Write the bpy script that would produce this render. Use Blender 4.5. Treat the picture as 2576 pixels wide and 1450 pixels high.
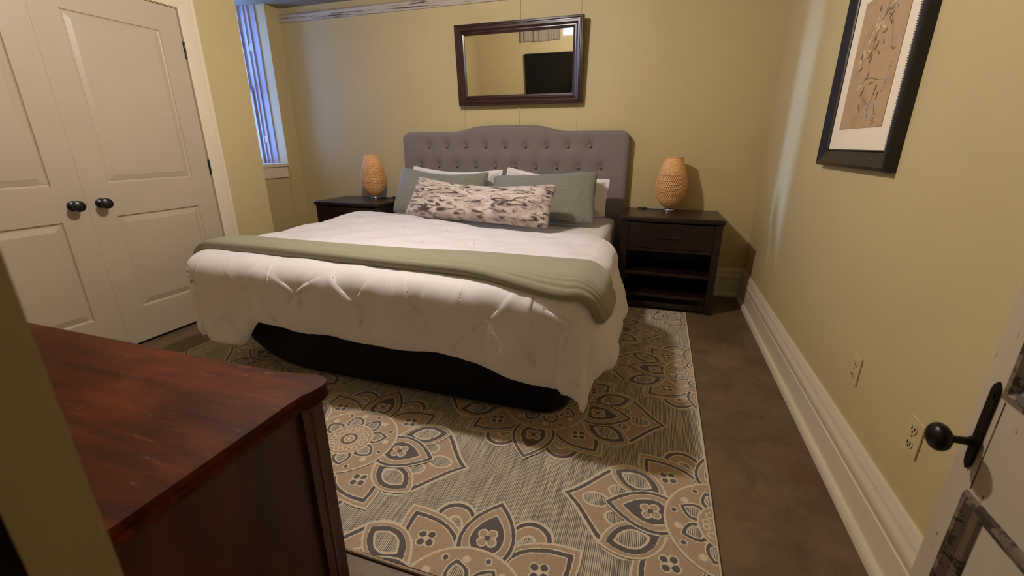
import bpy, bmesh, math, random
import numpy as np
from mathutils import Vector, Matrix
random.seed(7); RNG = np.random.RandomState(11)
S = bpy.context.scene
for o in list(bpy.data.objects): bpy.data.objects.remove(o)
COL = S.collection
PI = math.pi
# ---------------------------------------------------------------- camera
cd = bpy.data.cameras.new('camera'); cam = bpy.data.objects.new('camera', cd); COL.objects.link(cam)
cd.sensor_width = 36.0; cd.lens = 1090.0/2576.0*36.0; cd.clip_start = 0.01
cam.location = (0, 0, 1.2); cam.rotation_euler = (math.radians(90-18.3), 0, math.radians(18.2))
cd.dof.use_dof = True; cd.dof.focus_distance = 2.4; cd.dof.aperture_fstop = 7.0
S.camera = cam
# ---------------------------------------------------------------- world, view
S.view_settings.view_transform = 'Standard'; S.view_settings.look = 'None'
S.view_settings.gamma = 1.0; S.view_settings.use_curve_mapping = False
S.view_settings.exposure = 0.0
W = bpy.data.worlds.new('sky'); S.world = W; W.use_nodes = True
W.node_tree.nodes['Background'].inputs[0].default_value = (0.20, 0.38, 1.0, 1)
W.node_tree.nodes['Background'].inputs[1].default_value = 15.0
# ---------------------------------------------------------------- low cold daylight through the side window
sl = bpy.data.lights.new('sky_gap', 'AREA'); sg = bpy.data.objects.new('sky_gap', sl); COL.objects.link(sg)
sl.shape = 'RECTANGLE'; sl.size = 1.6; sl.size_y = 9.5; sl.energy = 30000; sl.color = (0.26, 0.46, 1.0)   # bright strip of sky between buildings, 60 m away
sg.location = (-63.0, 3.46+.070*59, 1.2+.115*59); sg.rotation_euler = Vector((1.0, -0.070, -0.115)).to_track_quat('-Z', 'Y').to_euler()
LAMP = (-1.20, 1.72, 2.26); LAMP_STRENGTH = 1120.0; LAMP_RADIUS = 0.045
# ================================================================ helpers
def link(name, me, mat, parent=None, smooth=None, kind=None):
    o = bpy.data.objects.new(name, me); COL.objects.link(o)
    if mat is not None:
        for m in (mat if isinstance(mat, (list, tuple)) else [mat]): me.materials.append(m)
    if smooth is not None:
        for p in me.polygons: p.use_smooth = True
        if smooth < 179: me.set_sharp_from_angle(angle=math.radians(smooth))
    if parent is not None: o.parent = parent
    if kind: o['kind'] = kind
    return o
def tag(o, label, cat, group=None):
    o['label'] = label; o['category'] = cat
    if group: o['group'] = group
    return o
def empty(name, loc=(0, 0, 0), rz=0):
    o = bpy.data.objects.new(name, None); COL.objects.link(o); o.location = loc; o.rotation_euler = (0, 0, rz)
    o.empty_display_size = 0.1
    return o
class MB:
    def __init__(s): s.v = []; s.f = []; s.m = []; s.uv = None
    def add(s, vs, fs, mi=0):
        n = len(s.v); s.v += [tuple(v) for v in vs]; s.f += [tuple(i+n for i in f) for f in fs]; s.m += [mi]*len(fs); return s
    def box(s, a, b, mi=0):
        (x0, y0, z0), (x1, y1, z1) = a, b
        return s.add([(x0,y0,z0),(x1,y0,z0),(x1,y1,z0),(x0,y1,z0),(x0,y0,z1),(x1,y0,z1),(x1,y1,z1),(x0,y1,z1)],
              [(0,3,2,1),(4,5,6,7),(0,1,5,4),(1,2,6,5),(2,3,7,6),(3,0,4,7)], mi)
    def lathe(s, prof, n=32, c=(0,0,0), axis='z', mi=0, cap=True):
        vs = []; fs = []
        for r, h in prof:
            for k in range(n):
                a = 2*PI*k/n; p = (r*math.cos(a), r*math.sin(a), h)
                if axis == 'x': p = (p[2], p[0], p[1])
                if axis == 'y': p = (p[1], p[2], p[0])
                vs.append((p[0]+c[0], p[1]+c[1], p[2]+c[2]))
        for i in range(len(prof)-1):
            for k in range(n):
                fs.append((i*n+k, i*n+(k+1)%n, (i+1)*n+(k+1)%n, (i+1)*n+k))
        if cap:
            fs.append(tuple(reversed(range(n)))); fs.append(tuple((len(prof)-1)*n+k for k in range(n)))
        return s.add(vs, fs, mi)
    def tube(s, pts, r, n=8, mi=0):
        pts = [Vector(p) for p in pts]; vs = []; fs = []
        for i, p in enumerate(pts):
            t = (pts[min(i+1, len(pts)-1)]-pts[max(i-1, 0)]).normalized()
            up = Vector((0, 0, 1)) if abs(t.z) < .9 else Vector((1, 0, 0))
            a = t.cross(up).normalized(); b = a.cross(t)
            rr = r[i] if isinstance(r, (list, tuple)) else r
            for k in range(n): vs.append(p+a*rr*math.cos(2*PI*k/n)+b*rr*math.sin(2*PI*k/n))
        for i in range(len(pts)-1):
            for k in range(n): fs.append((i*n+k, i*n+(k+1)%n, (i+1)*n+(k+1)%n, (i+1)*n+k))
        fs.append(tuple(range(n))); fs.append(tuple((len(pts)-1)*n+k for k in reversed(range(n))))
        return s.add(vs, fs, mi)
    def prism(s, poly, h0, h1, axis='z', mi=0):
        """polygon of 2D points extruded along an axis"""
        def P(a, b, h): return {'z': (a, b, h), 'y': (a, h, b), 'x': (h, a, b)}[axis]
        n = len(poly); vs = [P(a, b, h0) for a, b in poly]+[P(a, b, h1) for a, b in poly]
        fs = [tuple(range(n)), tuple(reversed(range(n, 2*n)))]+[(k, (k+1) % n, n+(k+1) % n, n+k) for k in range(n)]
        return s.add(vs, fs, mi)
    def mesh(s, name, fix=True):
        me = bpy.data.meshes.new(name); me.from_pydata(s.v, [], s.f)
        if any(s.m): me.polygons.foreach_set('material_index', s.m)
        if fix:
            bm = bmesh.new(); bm.from_mesh(me); bmesh.ops.recalc_face_normals(bm, faces=bm.faces); bm.to_mesh(me); bm.free()
        me.update(); return me
    def build(s, name, mat, parent=None, smooth=None, kind=None, bevel=0, seg=2, fix=True):
        o = link(name, s.mesh(name, fix), mat, parent, smooth, kind)
        if bevel:
            b = o.modifiers.new('bevel', 'BEVEL'); b.width = bevel; b.segments = seg; b.limit_method = 'ANGLE'; b.angle_limit = math.radians(40)
            for p in o.data.polygons: p.use_smooth = True
            b.harden_normals = True
        return o
def grid_mesh(name, P, UV=None, wrap=False):
    """P: (n, m, 3) array"""
    n, m = P.shape[:2]; me = bpy.data.meshes.new(name)
    idx = np.arange(n*m).reshape(n, m)
    q = np.stack([idx[:-1, :-1], idx[1:, :-1], idx[1:, 1:], idx[:-1, 1:]], -1).reshape(-1, 4)
    if wrap:
        w = np.stack([idx[:-1, -1], idx[1:, -1], idx[1:, 0], idx[:-1, 0]], -1).reshape(-1, 4); q = np.concatenate([q, w])
    me.from_pydata(P.reshape(-1, 3).tolist(), [], q.tolist())
    if UV is not None:
        uvl = me.uv_layers.new(name='UVMap'); li = np.zeros(len(me.loops), dtype=np.int32); me.loops.foreach_get('vertex_index', li)
        uvl.data.foreach_set('uv', UV.reshape(-1, 2)[li].astype(np.float32).ravel())
    me.update(); return me
# ---- value noise made of sines
def waves(u, v, f, n=6, seed=0, ani=(1, 1)):
    r = np.random.RandomState(seed); out = 0
    for k in range(n):
        a = r.uniform(0, 2*PI); ph = r.uniform(0, 2*PI); ff = f*r.uniform(.6, 1.7)
        out = out+np.sin((u*math.cos(a)*ani[0]+v*math.sin(a)*ani[1])*ff*2*PI+ph)
    return out/n
# ================================================================ materials
def lin(c):
    def g(x): x = x/255.0; return x/12.92 if x <= .04045 else ((x+.055)/1.055)**2.4
    return (g(c[0]), g(c[1]), g(c[2]), 1)
class NT:
    def __init__(s, name):
        s.m = bpy.data.materials.new(name); s.m.use_nodes = True; s.t = s.m.node_tree; s.b = s.t.nodes['Principled BSDF']
    def n(s, ty, **k):
        x = s.t.nodes.new(ty)
        for a, v in k.items():
            if a.startswith('i_'): x.inputs[int(a[2:])].default_value = v
            else: setattr(x, a, v)
        return x
    def l(s, a, b): s.t.links.new(a, b)
    def coord(s, kind='Object', scale=(1, 1, 1), rot=(0, 0, 0)):
        c = s.n('ShaderNodeTexCoord'); mp = s.n('ShaderNodeMapping'); mp.inputs['Scale'].default_value = scale; mp.inputs['Rotation'].default_value = rot
        s.l(c.outputs[kind], mp.inputs['Vector']); return mp.outputs[0]
    def noise(s, vec, scale, detail=3, rough=.5, dist=0):
        x = s.n('ShaderNodeTexNoise'); x.inputs['Scale'].default_value = scale; x.inputs['Detail'].default_value = detail
        x.inputs['Roughness'].default_value = rough; x.inputs['Distortion'].default_value = dist
        if vec is not None: s.l(vec, x.inputs['Vector'])
        return x.outputs['Fac']
    def ramp(s, fac, stops, interp='LINEAR'):
        r = s.n('ShaderNodeValToRGB'); r.color_ramp.interpolation = interp
        e = r.color_ramp.elements
        while len(e) < len(stops): e.new(.5)
        for i, (p, c) in enumerate(stops): e[i].position = p; e[i].color = c if len(c) == 4 else (*c, 1)
        s.l(fac, r.inputs[0]); return r.outputs[0]
    def mix(s, f, a, b, mode='MIX'):
        x = s.n('ShaderNodeMix', data_type='RGBA', blend_type=mode)
        for sock, v in ((x.inputs['Factor'], f), (x.inputs[6], a), (x.inputs[7], b)):
            if isinstance(v, (int, float, tuple)): sock.default_value = v
            else: s.l(v, sock)
        return x.outputs[2]
    def math(s, op, a, b=0.0):
        x = s.n('ShaderNodeMath', operation=op)
        for i, v in enumerate((a, b)):
            if isinstance(v, (int, float)): x.inputs[i].default_value = v
            else: s.l(v, x.inputs[i])
        return x.outputs[0]
    def bump(s, h, strength=.3, dist=.002):
        x = s.n('ShaderNodeBump'); x.inputs['Strength'].default_value = strength; x.inputs['Distance'].default_value = dist
        s.l(h, x.inputs['Height']); s.l(x.outputs[0], s.b.inputs['Normal'])
    def set(s, **k):
        for a, v in k.items():
            sock = s.b.inputs[{'col': 'Base Color', 'rough': 'Roughness', 'metal': 'Metallic', 'sheen': 'Sheen Weight', 'coat': 'Coat Weight', 'spec': 'Specular IOR Level', 'sss': 'Subsurface Weight', 'coatr': 'Coat Roughness', 'trans': 'Transmission Weight'}[a]]
            if isinstance(v, (int, float, tuple)): sock.default_value = v
            else: s.l(v, sock)
        return s.m
def M_plain(name, c, rough=.5, noise_amt=.06, ns=6, bs=.15, bsc=180, **k):
    t = NT(name); v = t.coord(); f = t.noise(v, ns, 4)
    c = lin(c); d = tuple(x*(1-noise_amt*2) for x in c[:3])+(1,); e = tuple(min(1, x*(1+noise_amt)) for x in c[:3])+(1,)
    t.set(col=t.ramp(f, [(.3, d), (.7, e)]), rough=rough, **k)
    if bs: t.bump(t.noise(v, bsc, 2), bs, .001)
    return t.m
def M_wall(name, c):
    t = NT(name); v = t.coord(); f = t.noise(v, 1.3, 4, .6); g = t.noise(v, 14, 5, .6)
    a = lin(c); b = tuple(x*.93 for x in a[:3])+(1,)
    col = t.ramp(f, [(.3, b), (.7, a)])
    col = t.mix(t.math('MULTIPLY', g, .1), col, tuple(x*.8 for x in a[:3])+(1,))
    t.set(col=col, rough=.55); t.bump(t.math('ADD', t.noise(v, 220, 3), t.math('MULTIPLY', t.noise(v, 8, 3), 3.0)), .18, .002); return t.m
def M_wood(name, dark, mid, axis_scale=(1.2, 14, 14), rough=.38, wear=0.0, coat=.15):
    t = NT(name); v = t.coord(scale=axis_scale); f = t.noise(v, 2.2, 6, .62, .8); g = t.noise(v, 14, 4, .6, .3)
    col = t.ramp(f, [(.28, lin(dark)), (.72, lin(mid))])
    col = t.mix(t.math('MULTIPLY', g, .35), col, lin(dark))
    r = rough
    if wear:
        sc = t.noise(t.coord(scale=(3, 22, 3)), 5, 8, .75, .4)
        w = t.ramp(sc, [(.60, (0, 0, 0)), (.72, (1, 1, 1))]); col = t.mix(t.math('MULTIPLY', w, wear), col, lin((196, 140, 92)))
        bl = t.noise(t.coord(scale=(1, 1, 1)), 3.0, 5, .6)
        col = t.mix(t.ramp(bl, [(.42, (0, 0, 0)), (.62, (.55, .55, .55))]), col, lin(dark))
        r = t.math('ADD', t.math('MULTIPLY', bl, .35), rough-.17)
    t.set(col=col, rough=r, coat=coat, coatr=.35, spec=.12 if wear else .5); t.bump(g, .06, .001); return t.m
def M_chip(name, c, under, amount=.5, sc=(6, 6, 6)):
    t = NT(name); v = t.coord(scale=sc); f = t.noise(v, 2.0, 8, .72, .3)
    mask = t.ramp(f, [(amount, (0, 0, 0)), (amount+.03, (1, 1, 1))]); base = t.ramp(t.noise(v, .6, 4), [(.3, tuple(x*.82 for x in lin(c)[:3])), (.7, lin(c))])
    t.set(col=t.mix(mask, base, lin(under)), rough=.5); t.bump(mask, .5, -.0015) if False else t.bump(t.math('SUBTRACT', 1.0, mask), .5, .0015); return t.m
def M_fabric(name, c, c2, scale=900, rough=.9, sheen=.3, bs=.35):
    t = NT(name); v = t.coord(); a = t.noise(v, scale, 2); b = t.noise(v, 25, 4, .6)
    col = t.mix(t.ramp(a, [(.35, (0, 0, 0)), (.65, (1, 1, 1))]), lin(c), lin(c2)); col = t.mix(t.math('MULTIPLY', b, .25), col, lin(c2))
    t.set(col=col, rough=rough, sheen=sheen); t.bump(a, bs, .0015); return t.m
def M_rib(name, c, c2, scale, axis='Y', dist=.003, strength=.7):
    """knitted ribs running across the v direction of the UV map"""
    t = NT(name); v = t.coord('UV'); w = t.n('ShaderNodeTexWave', wave_type='BANDS', bands_direction=axis, wave_profile='SIN')
    w.inputs['Scale'].default_value = scale; w.inputs['Distortion'].default_value = .25; w.inputs['Detail'].default_value = 1; w.inputs['Detail Scale'].default_value = 3
    t.l(v, w.inputs['Vector']); f = w.outputs['Fac']; nz = t.noise(t.coord(), 700, 2)
    t.set(col=t.mix(t.ramp(f, [(.1, (0, 0, 0)), (.6, (1, 1, 1))]), lin(c2), t.mix(t.math('MULTIPLY', nz, .35), lin(c), lin(c2))), rough=.92, sheen=.25)
    t.bump(t.math('ADD', f, t.math('MULTIPLY', nz, .5)), strength, dist); return t.m
WALLC = (205, 185, 136)
m_wall = M_wall('wall_paint', WALLC)
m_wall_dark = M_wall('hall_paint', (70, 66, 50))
m_ceil = M_plain('ceiling_paint', (142, 134, 110), .7)
m_white = M_plain('trim_white', (226, 210, 184), .42, .02, 3, .05)
m_door = M_plain('door_white', (190, 174, 152), .45, .02, 3, .06)
m_chip = M_chip('chipped_white_paint', (200, 188, 170), (84, 66, 56), .57, (1.3, 36, 36))
m_chipw = M_chip('window_paint', (176, 168, 176), (96, 84, 92), .60, (26, 26, 1.3))
m_chipd = M_chip('old_door_paint', (196, 180, 156), (70, 56, 46), .615, (6, 11, 4))
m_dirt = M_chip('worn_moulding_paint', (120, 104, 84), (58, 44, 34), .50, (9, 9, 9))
m_black = M_plain('black_metal', (16, 15, 15), .35, .05, 5, .03)
m_bronze = M_plain('aged_bronze', (34, 26, 22), .32, .2, 30, .05, metal=.5)
m_silver = M_plain('brushed_metal', (190, 190, 186), .28, .02, 5, 0, metal=1.0)
m_ns = M_wood('espresso_wood', (24, 11, 9), (46, 22, 17), (2, 18, 18), .36, coat=.25)
m_mfr = M_wood('mirror_frame_wood', (30, 13, 9), (66, 30, 22), (2, 18, 18), .3, coat=.3)
m_pfr = M_wood('picture_frame_wood', (12, 8, 7), (24, 16, 13), (18, 2, 18), .4, coat=.1)
m_dr = M_wood('mahogany_veneer', (44, 18, 6), (116, 52, 20), (1.1, 9, 9), .58, wear=.5, coat=.0)
m_dr2 = M_wood('mahogany_side', (44, 20, 8), (92, 46, 20), (6, 6, 1.0), .45, coat=.1)
m_hb = M_fabric('grey_linen', (148, 134, 129), (114, 105, 104))
m_sheet = M_fabric('white_cotton', (238, 232, 230), (222, 216, 214), 1200, .8, .1, .08)
m_comf = M_fabric('white_microfibre', (234, 229, 234), (226, 221, 226), 900, .6, .35, .05)
m_black_cloth = M_fabric('black_cloth', (8, 8, 9), (4, 4, 5), 600, .95, 0, .1)
m_pipe = M_plain('grey_piping', (96, 92, 92), .6)
m_green = M_rib('sage_ribbed_knit', (148, 146, 134), (112, 110, 100), 42, dist=.002)
m_throw = M_rib('sage_throw_knit', (156, 152, 128), (134, 132, 110), 75, dist=.0007, strength=.2)
m_black_glass = M_plain('screen_glass', (6, 6, 8), .12, 0, 1, 0)
m_cream = M_plain('cream_plastic', (206, 186, 136), .4, .01, 5, 0)
m_slot = M_plain('dark_slot', (20, 16, 12), .6, 0, 5, 0)
m_mat = M_plain('mat_board', (242, 226, 202), .8, .01, 5, .1)
m_curtain = M_fabric('grey_curtain', (176, 164, 146), (150, 138, 122), 500)
m_bamboo = M_plain('woven_bamboo', (242, 184, 120), .5, .12, 60, .2, 400)
m_bambin = M_plain('shaded_bamboo', (160, 84, 38), .7, .05, 30, 0)  # darker brown that puts the dimness inside the lamp into the colour
def emis(name, c, st):
    t = NT(name); t.b.inputs['Emission Color'].default_value = (*c, 1); t.b.inputs['Emission Strength'].default_value = st
    t.set(col=(0, 0, 0, 1)); return t.m
m_bulb = emis('warm_bulb', (1.0, 0.935, 0.875), LAMP_STRENGTH)
t = NT('mirror_silver'); m_mirror = t.set(col=(.86, .86, .84, 1), rough=.012, metal=1.0)
t = NT('window_glass'); gt = t.n('ShaderNodeBsdfTransparent'); gm = t.n('ShaderNodeMixShader'); gm.inputs[0].default_value = .08; t.set(rough=.03, col=(.1, .1, .1, 1))
t.l(gt.outputs[0], gm.inputs[1]); t.l(t.b.outputs[0], gm.inputs[2]); t.l(gm.outputs[0], t.t.nodes['Material Output'].inputs[0]); m_glass = t.m
# floor: stained concrete
t = NT('stained_concrete'); v = t.coord()
a = t.noise(v, 1.1, 7, .65, .6); b = t.noise(v, 5, 8, .7, .4); c = t.noise(v, 40, 5, .7)
col = t.ramp(a, [(.30, lin((88, 72, 54))), (.5, lin((120, 98, 74))), (.70, lin((138, 116, 90)))])
col = t.mix(t.ramp(b, [(.45, (0, 0, 0)), (.7, (.7, .7, .7))]), col, lin((74, 56, 42)))
col = t.mix(t.ramp(t.noise(v, 1.9, 6, .7, .8), [(.58, (0, 0, 0)), (.72, (.55, .55, .55))]), col, lin((112, 62, 40)))
col = t.mix(t.math('MULTIPLY', c, .35), col, lin((50, 42, 34)))
m_floor = t.set(col=col, rough=t.math('ADD', t.math('MULTIPLY', b, .4), .3)); t.bump(t.math('ADD', c, t.math('MULTIPLY', b, 2.0)), .25, .002)
# ================================================================ the room
XR, YB, XL, XC, YC, YN, ZC = 0.735, 3.82, -3.6, -3.0, 2.78, 0.098, 2.43
def struct(name, mb, mat, **k): return mb.build(name, mat, kind='structure', **k)
struct('floor', MB().box((-4.6, -1.6, -.1), (1.6, 4.1, 0)), m_floor)
struct('ceiling', MB().box((-4.2, -1.6, ZC), (1.6, 4.1, ZC+.1)), m_ceil)
b = MB(); xs = [-3.7, -1.697, -1.186, -.689, .84]
for i in range(4): b.box((xs[i]+.0015, YB, 0), (xs[i+1]-.0015, YB+.03, ZC))
b.box((-3.7, YB+.004, 0), (.84, YB+.1, ZC)); struct('wall_back', b, m_wall)
struct('trim_1', MB().box((-1.200, YB-.014, 1.28), (-1.182, YB, ZC)), m_wall, bevel=.002)
struct('wall_right', MB().box((XR, -.0, 0), (XR+.1, YB+.1, ZC)), m_wall)
# near wall with the doorway and the small high window seen in the mirror
b = MB(); T0 = .069
GX0, GX1, GZ0, GZ1 = -1.60, -1.06, 2.125, 2.42
b.box((XC-.1, T0, 0), (-.25, YN, GZ0)).box((XC-.1, T0, GZ0), (GX0, YN, ZC)).box((GX1, T0, GZ0), (-.25, YN, ZC)).box((-.25, T0, 2.06), (.51, YN, ZC))
b.box((.56, T0, 0), (XR+.1, YN, ZC)).box((.51, T0, 2.06), (.56, YN, ZC))
struct('wall_front', b, m_wall)
# hall behind the camera (dark)
b = MB(); b.box((-.9, -1.5, 0), (-.85, T0, ZC)).box((1.3, -1.5, 0), (1.35, T0, ZC)).box((-.9, -1.55, 0), (1.35, -1.5, ZC)).box((XR+.1, T0-.02, 0), (1.35, T0, ZC))
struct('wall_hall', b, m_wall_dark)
# closet block on the left with its double doors
D0, D1, DH = .826, 2.325, 2.018
b = MB()
b.box((XC-.1, YN, 0), (XC, D0-.01, ZC)).box((XC-.1, D1+.012, 0), (XC, YC, ZC)).box((XC-.1, D0-.01, DH), (XC, D1+.012, ZC)).box((XL-.5, YC-.1, 0), (XC-.02, YC, ZC))
struct('wall_closet', b, m_wall)
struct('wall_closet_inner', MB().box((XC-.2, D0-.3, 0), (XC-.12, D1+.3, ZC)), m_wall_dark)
# left wall with the window recess
WY0, WY1, SZ = 3.27, 3.65, 1.02  # hidden near side of the opening moved in to shape the daylight streak
b = MB(); b.box((XL-.5, YC, 0), (XL, WY0, ZC)).box((XL-.5, WY1, 0), (XL, YB+.1, ZC)).box((XL-.5, WY0, 0), (XL-.03, WY1, SZ-.02))
struct('wall_left', b, m_wall)
# casing of the closet doors
def frame_profile(mb, y0, y1, z1, w, pts, x):
    """mitred casing; pts = [(offset outward, height)]"""
    for side in ('l', 't', 'r'):
        vs = []; n = len(pts)
        for q, h in pts:
            o = q
            if side == 'l': e = [(x+h, y0-o, 0), (x+h, y0-o, z1+o)]
            if side == 'r': e = [(x+h, y1+o, 0), (x+h, y1+o, z1+o)]
            if side == 't': e = [(x+h, y0-o, z1+o), (x+h, y1+o, z1+o)]
            vs += e
        fs = [(2*k, 2*k+1, 2*k+3, 2*k+2) for k in range(n-1)]
        mb.add(vs, fs)
b = MB(); frame_profile(b, D0-.004, D1+.008, DH+.004, 0, [(0, -.05), (0, .010), (.01, .014), (.05, .016), (.078, .018), (.080, .012), (.084, .018), (.104, .022), (.108, .02), (.108, 0)], XC)
struct('trim_2', b, m_white, smooth=30)
def panel_door(name, y0, y1, z0, z1, x, th, pans, mat, kind='structure', sgn=1, mold=None, parent=None):
    """slab in the yz plane with raised panels on its +x face"""
    b = MB(); ys = sorted({y0, y1}|{p[i] for p in pans for i in (0, 1)}); zs = sorted({z0, z1}|{p[i] for p in pans for i in (2, 3)})
    for i in range(len(ys)-1):
        for j in range(len(zs)-1):
            if any(p[0] <= ys[i] < p[1] and p[2] <= zs[j] < p[3] for p in pans): continue
            b.add([(x, ys[i], zs[j]), (x, ys[i+1], zs[j]), (x, ys[i+1], zs[j+1]), (x, ys[i], zs[j+1])], [(0, 1, 2, 3)])
    prof = mold or [(0, 0), (.004, -.007), (.010, -.010), (.014, -.010), (.016, -.008), (.042, -.001), (.044, 0.0)]
    for p in pans:
        rings = []
        for o, h in prof: rings.append([(x+sgn*h, p[0]+o, p[2]+o), (x+sgn*h, p[1]-o, p[2]+o), (x+sgn*h, p[1]-o, p[3]-o), (x+sgn*h, p[0]+o, p[3]-o)])
        vs = [v for r in rings for v in r]; fs = []
        for k in range(len(rings)-1):
            for c in range(4): fs.append((4*k+c, 4*k+(c+1) % 4, 4*k+4+(c+1) % 4, 4*k+4+c))
        k = 4*(len(rings)-1); fs.append((k, k+1, k+2, k+3)); b.add(vs, fs)
    xb = x-sgn*th
    b.add([(x, y0, z0), (x, y1, z0), (x, y1, z1), (x, y0, z1), (xb, y0, z0), (xb, y1, z0), (xb, y1, z1), (xb, y0, z1)],
          [(4, 5, 6, 7), (0, 1, 5, 4), (1, 2, 6, 5), (2, 3, 7, 6), (3, 0, 4, 7)])
    bm = bmesh.new(); me = b.mesh(name, False); bm.from_mesh(me); bmesh.ops.remove_doubles(bm, verts=bm.verts, dist=1e-5)
    bmesh.ops.recalc_face_normals(bm, faces=bm.faces); bm.to_mesh(me); bm.free()
    return link(name, me, mat, parent, kind=kind)
YM = 1.571
for nm, (ya, yb, ky) in (('door_1', (YM+.0003, D1, YM+.065)), ('door_2', (D0, YM-.0003, YM-.065))):
    d = panel_door(nm, ya, yb, .018, DH-.004, XC, .035, [(ya+.128, yb-.128, .235, .803), (ya+.128, yb-.128, .99, 1.868)], m_door)
    k = MB(); k.lathe([(.026, 0), (.027, .004), (.022, .008), (.011, .012), (.010, .030), (.018, .036), (.0275, .044), (.030, .054), (.027, .063), (.016, .069), (.003, .071)], 28, (XC, ky, .885), 'x')
    k.build('knob', m_black, d, smooth=40)
    for hz in (.22, 1.055, 1.783):
        hb = MB(); yy = D1+.004 if nm == 'door_1' else D0-.004
        hb.lathe([(.0065, -.048), (.0065, .048)], 12, (XC+.006, yy, hz)).box((XC-.02, yy-.004, hz-.045), (XC+.006, yy+.004, hz+.045))
        hb.build('hinge', m_black, d, smooth=40)
# window in the recess: sill, apron, jamb steps, sash and glass
b = MB()
steps = [(-3.712, 0), (-3.712, .010), (-3.785, .010), (-3.785, .022), (-3.80, .022), (-3.80, .012), (-3.835, .012), (-3.835, .024), (-3.85, .024), (-3.85, .012), (-3.90, .012), (-3.90, .03), (-4.0, .03)]
for ysgn, y in ((-1, WY1), (1, WY0)):
    vs = []
    for x, o in steps: vs += [(x, y+ysgn*o, SZ), (x, y+ysgn*o, ZC)]
    b.add(vs, [(2*i, 2*i+1, 2*i+3, 2*i+2) for i in range(len(steps)-1)])
w = b.build('window_1', m_chipw, kind='structure', fix=False)
MB().box((XL-.40, WY0, SZ-.03), (XL+.004, WY1, SZ)).build('window_sill', m_white, w, bevel=.004)
MB().box((XL-.03, WY0, .885), (XL-.010, WY1-.004, SZ-.03)).build('window_apron', m_white, w, bevel=.003)
b = MB()
for za, zb, x in ((SZ, 1.72, -3.88), (1.70, ZC, -3.925)):
    b.box((x-.03, WY0+.02, za), (x, WY0+.05, zb)).box((x-.03, WY1-.032, za), (x, WY1-.018, zb)).box((x-.03, WY0+.05, za), (x, WY1-.05, za+.05)).box((x-.03, WY0+.05, zb-.03), (x, WY1-.05, zb))
b.build('sash', m_chipw, w)
b = MB()
for z in (1.22, 2.05):
    b.box((-3.834, WY1-.020, z), (-3.79, WY1-.010, z+.07))
b.build('sash_stop', m_chipw, w, bevel=.003)
MB().box((-3.897, WY0+.05, SZ+.05), (-3.893, WY1-.032, 1.69)).box((-3.942, WY0+.05, 1.75), (-3.938, WY1-.032, ZC-.03)).build('window_pane', m_glass, w)
# small glass block window in the near wall (seen in the mirror)
b = MB().box((GX0, T0, GZ0), (GX0+.02, YN+.004, GZ1)).box((GX1-.02, T0, GZ0), (GX1, YN+.004, GZ1)).box((GX0, T0, GZ0), (GX1, YN+.006, GZ0+.02)).box((GX0, T0, GZ1-.015), (GX1, YN+.004, GZ1+.005))
for k in (1, 2): x = GX0+(GX1-GX0)*k/3; b.box((x-.008, T0, GZ0), (x+.008, YN, GZ1))
w2 = struct('window_2', b, m_white)
t = NT('glass_block'); m_block = t.set(col=(.75, .95, .9, 1), rough=.35, trans=1.0)
MB().box((GX0+.02, T0+.006, GZ0+.02), (GX1-.02, YN-.01, GZ1-.01)).build('window_pane', m_block, w2)
# chipped picture rail along the back wall
b = MB(); b.prism([(YB, 2.305), (YB-.018, 2.305), (YB-.022, 2.312), (YB-.022, 2.340), (YB-.030, 2.350), (YB-.030, 2.362), (YB-.016, 2.378), (YB, 2.378)], XL, XR, 'x')
struct('trim_3', b, m_chip)
# baseboards
bp = [(0, .245), (.006, .245), (.010, .236), (.012, .222), (.016, .214), (.016, .208), (.011, .204), (.012, .190), (.017, .182), (.019, .170), (.019, .150), (.015, .144), (.015, .137), (.018, .133), (.018, .036), (.028, .034), (.034, .026), (.036, .014), (.036, 0), (0, 0)]
b = MB(); b.prism([(YB-o, z) for o, z in bp], XL, XR, 'x'); struct('baseboard_back', b, m_white, smooth=35)
b = MB(); b.prism([(XR-o, z) for o, z in bp], YN, YB, 'y'); struct('baseboard_right', b, m_white, smooth=35)
# old door standing open against the right wall
DX = .51
d3 = panel_door('door_3', .085, .790, .012, 2.04, DX, .036, [(.13, .745, .20, .685), (.13, .745, .848, 1.90)], m_chipd, sgn=-1,
    mold=[(0, 0), (.003, .006), (.012, .007), (.022, -.002), (.030, -.006), (.034, -.010), (.036, -.010)])
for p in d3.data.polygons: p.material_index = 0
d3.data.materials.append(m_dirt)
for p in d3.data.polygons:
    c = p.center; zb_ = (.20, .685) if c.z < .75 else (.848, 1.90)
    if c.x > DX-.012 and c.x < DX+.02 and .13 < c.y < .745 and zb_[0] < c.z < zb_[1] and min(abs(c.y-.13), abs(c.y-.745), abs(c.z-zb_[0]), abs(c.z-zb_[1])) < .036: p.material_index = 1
MB().box((DX-.0008, .7392, .690), (DX, .7405, .845)).build('groove', m_dirt, d3)
esc = [(.754, .722), (.7605, .712), (.767, .722), (.769, .735), (.769, .850), (.767, .860), (.7605, .868), (.754, .860), (.752, .850), (.752, .735)]
MB().prism([(y, z) for y, z in esc], DX-.004, DX, 'x').build('escutcheon', m_bronze, d3, bevel=.001)
k = MB(); k.lathe([(.010, 0), (.0095, -.005), (.0062, -.010), (.0058, -.026), (.008, -.031), (.015, -.0345), (.0205, -.039), (.0225, -.044), (.0220, -.0490), (.0185, -.0540), (.0125, -.0575), (.0060, -.0590), (.001, -.0593)], 48, (DX-.004, .758, .762), 'x')
k.build('knob', m_bronze, d3, smooth=60)
MB().lathe([(.004, 0), (.004, -.003)], 12, (DX-.003, .760, .845), 'x').build('thumb_turn', m_bronze, d3)
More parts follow.
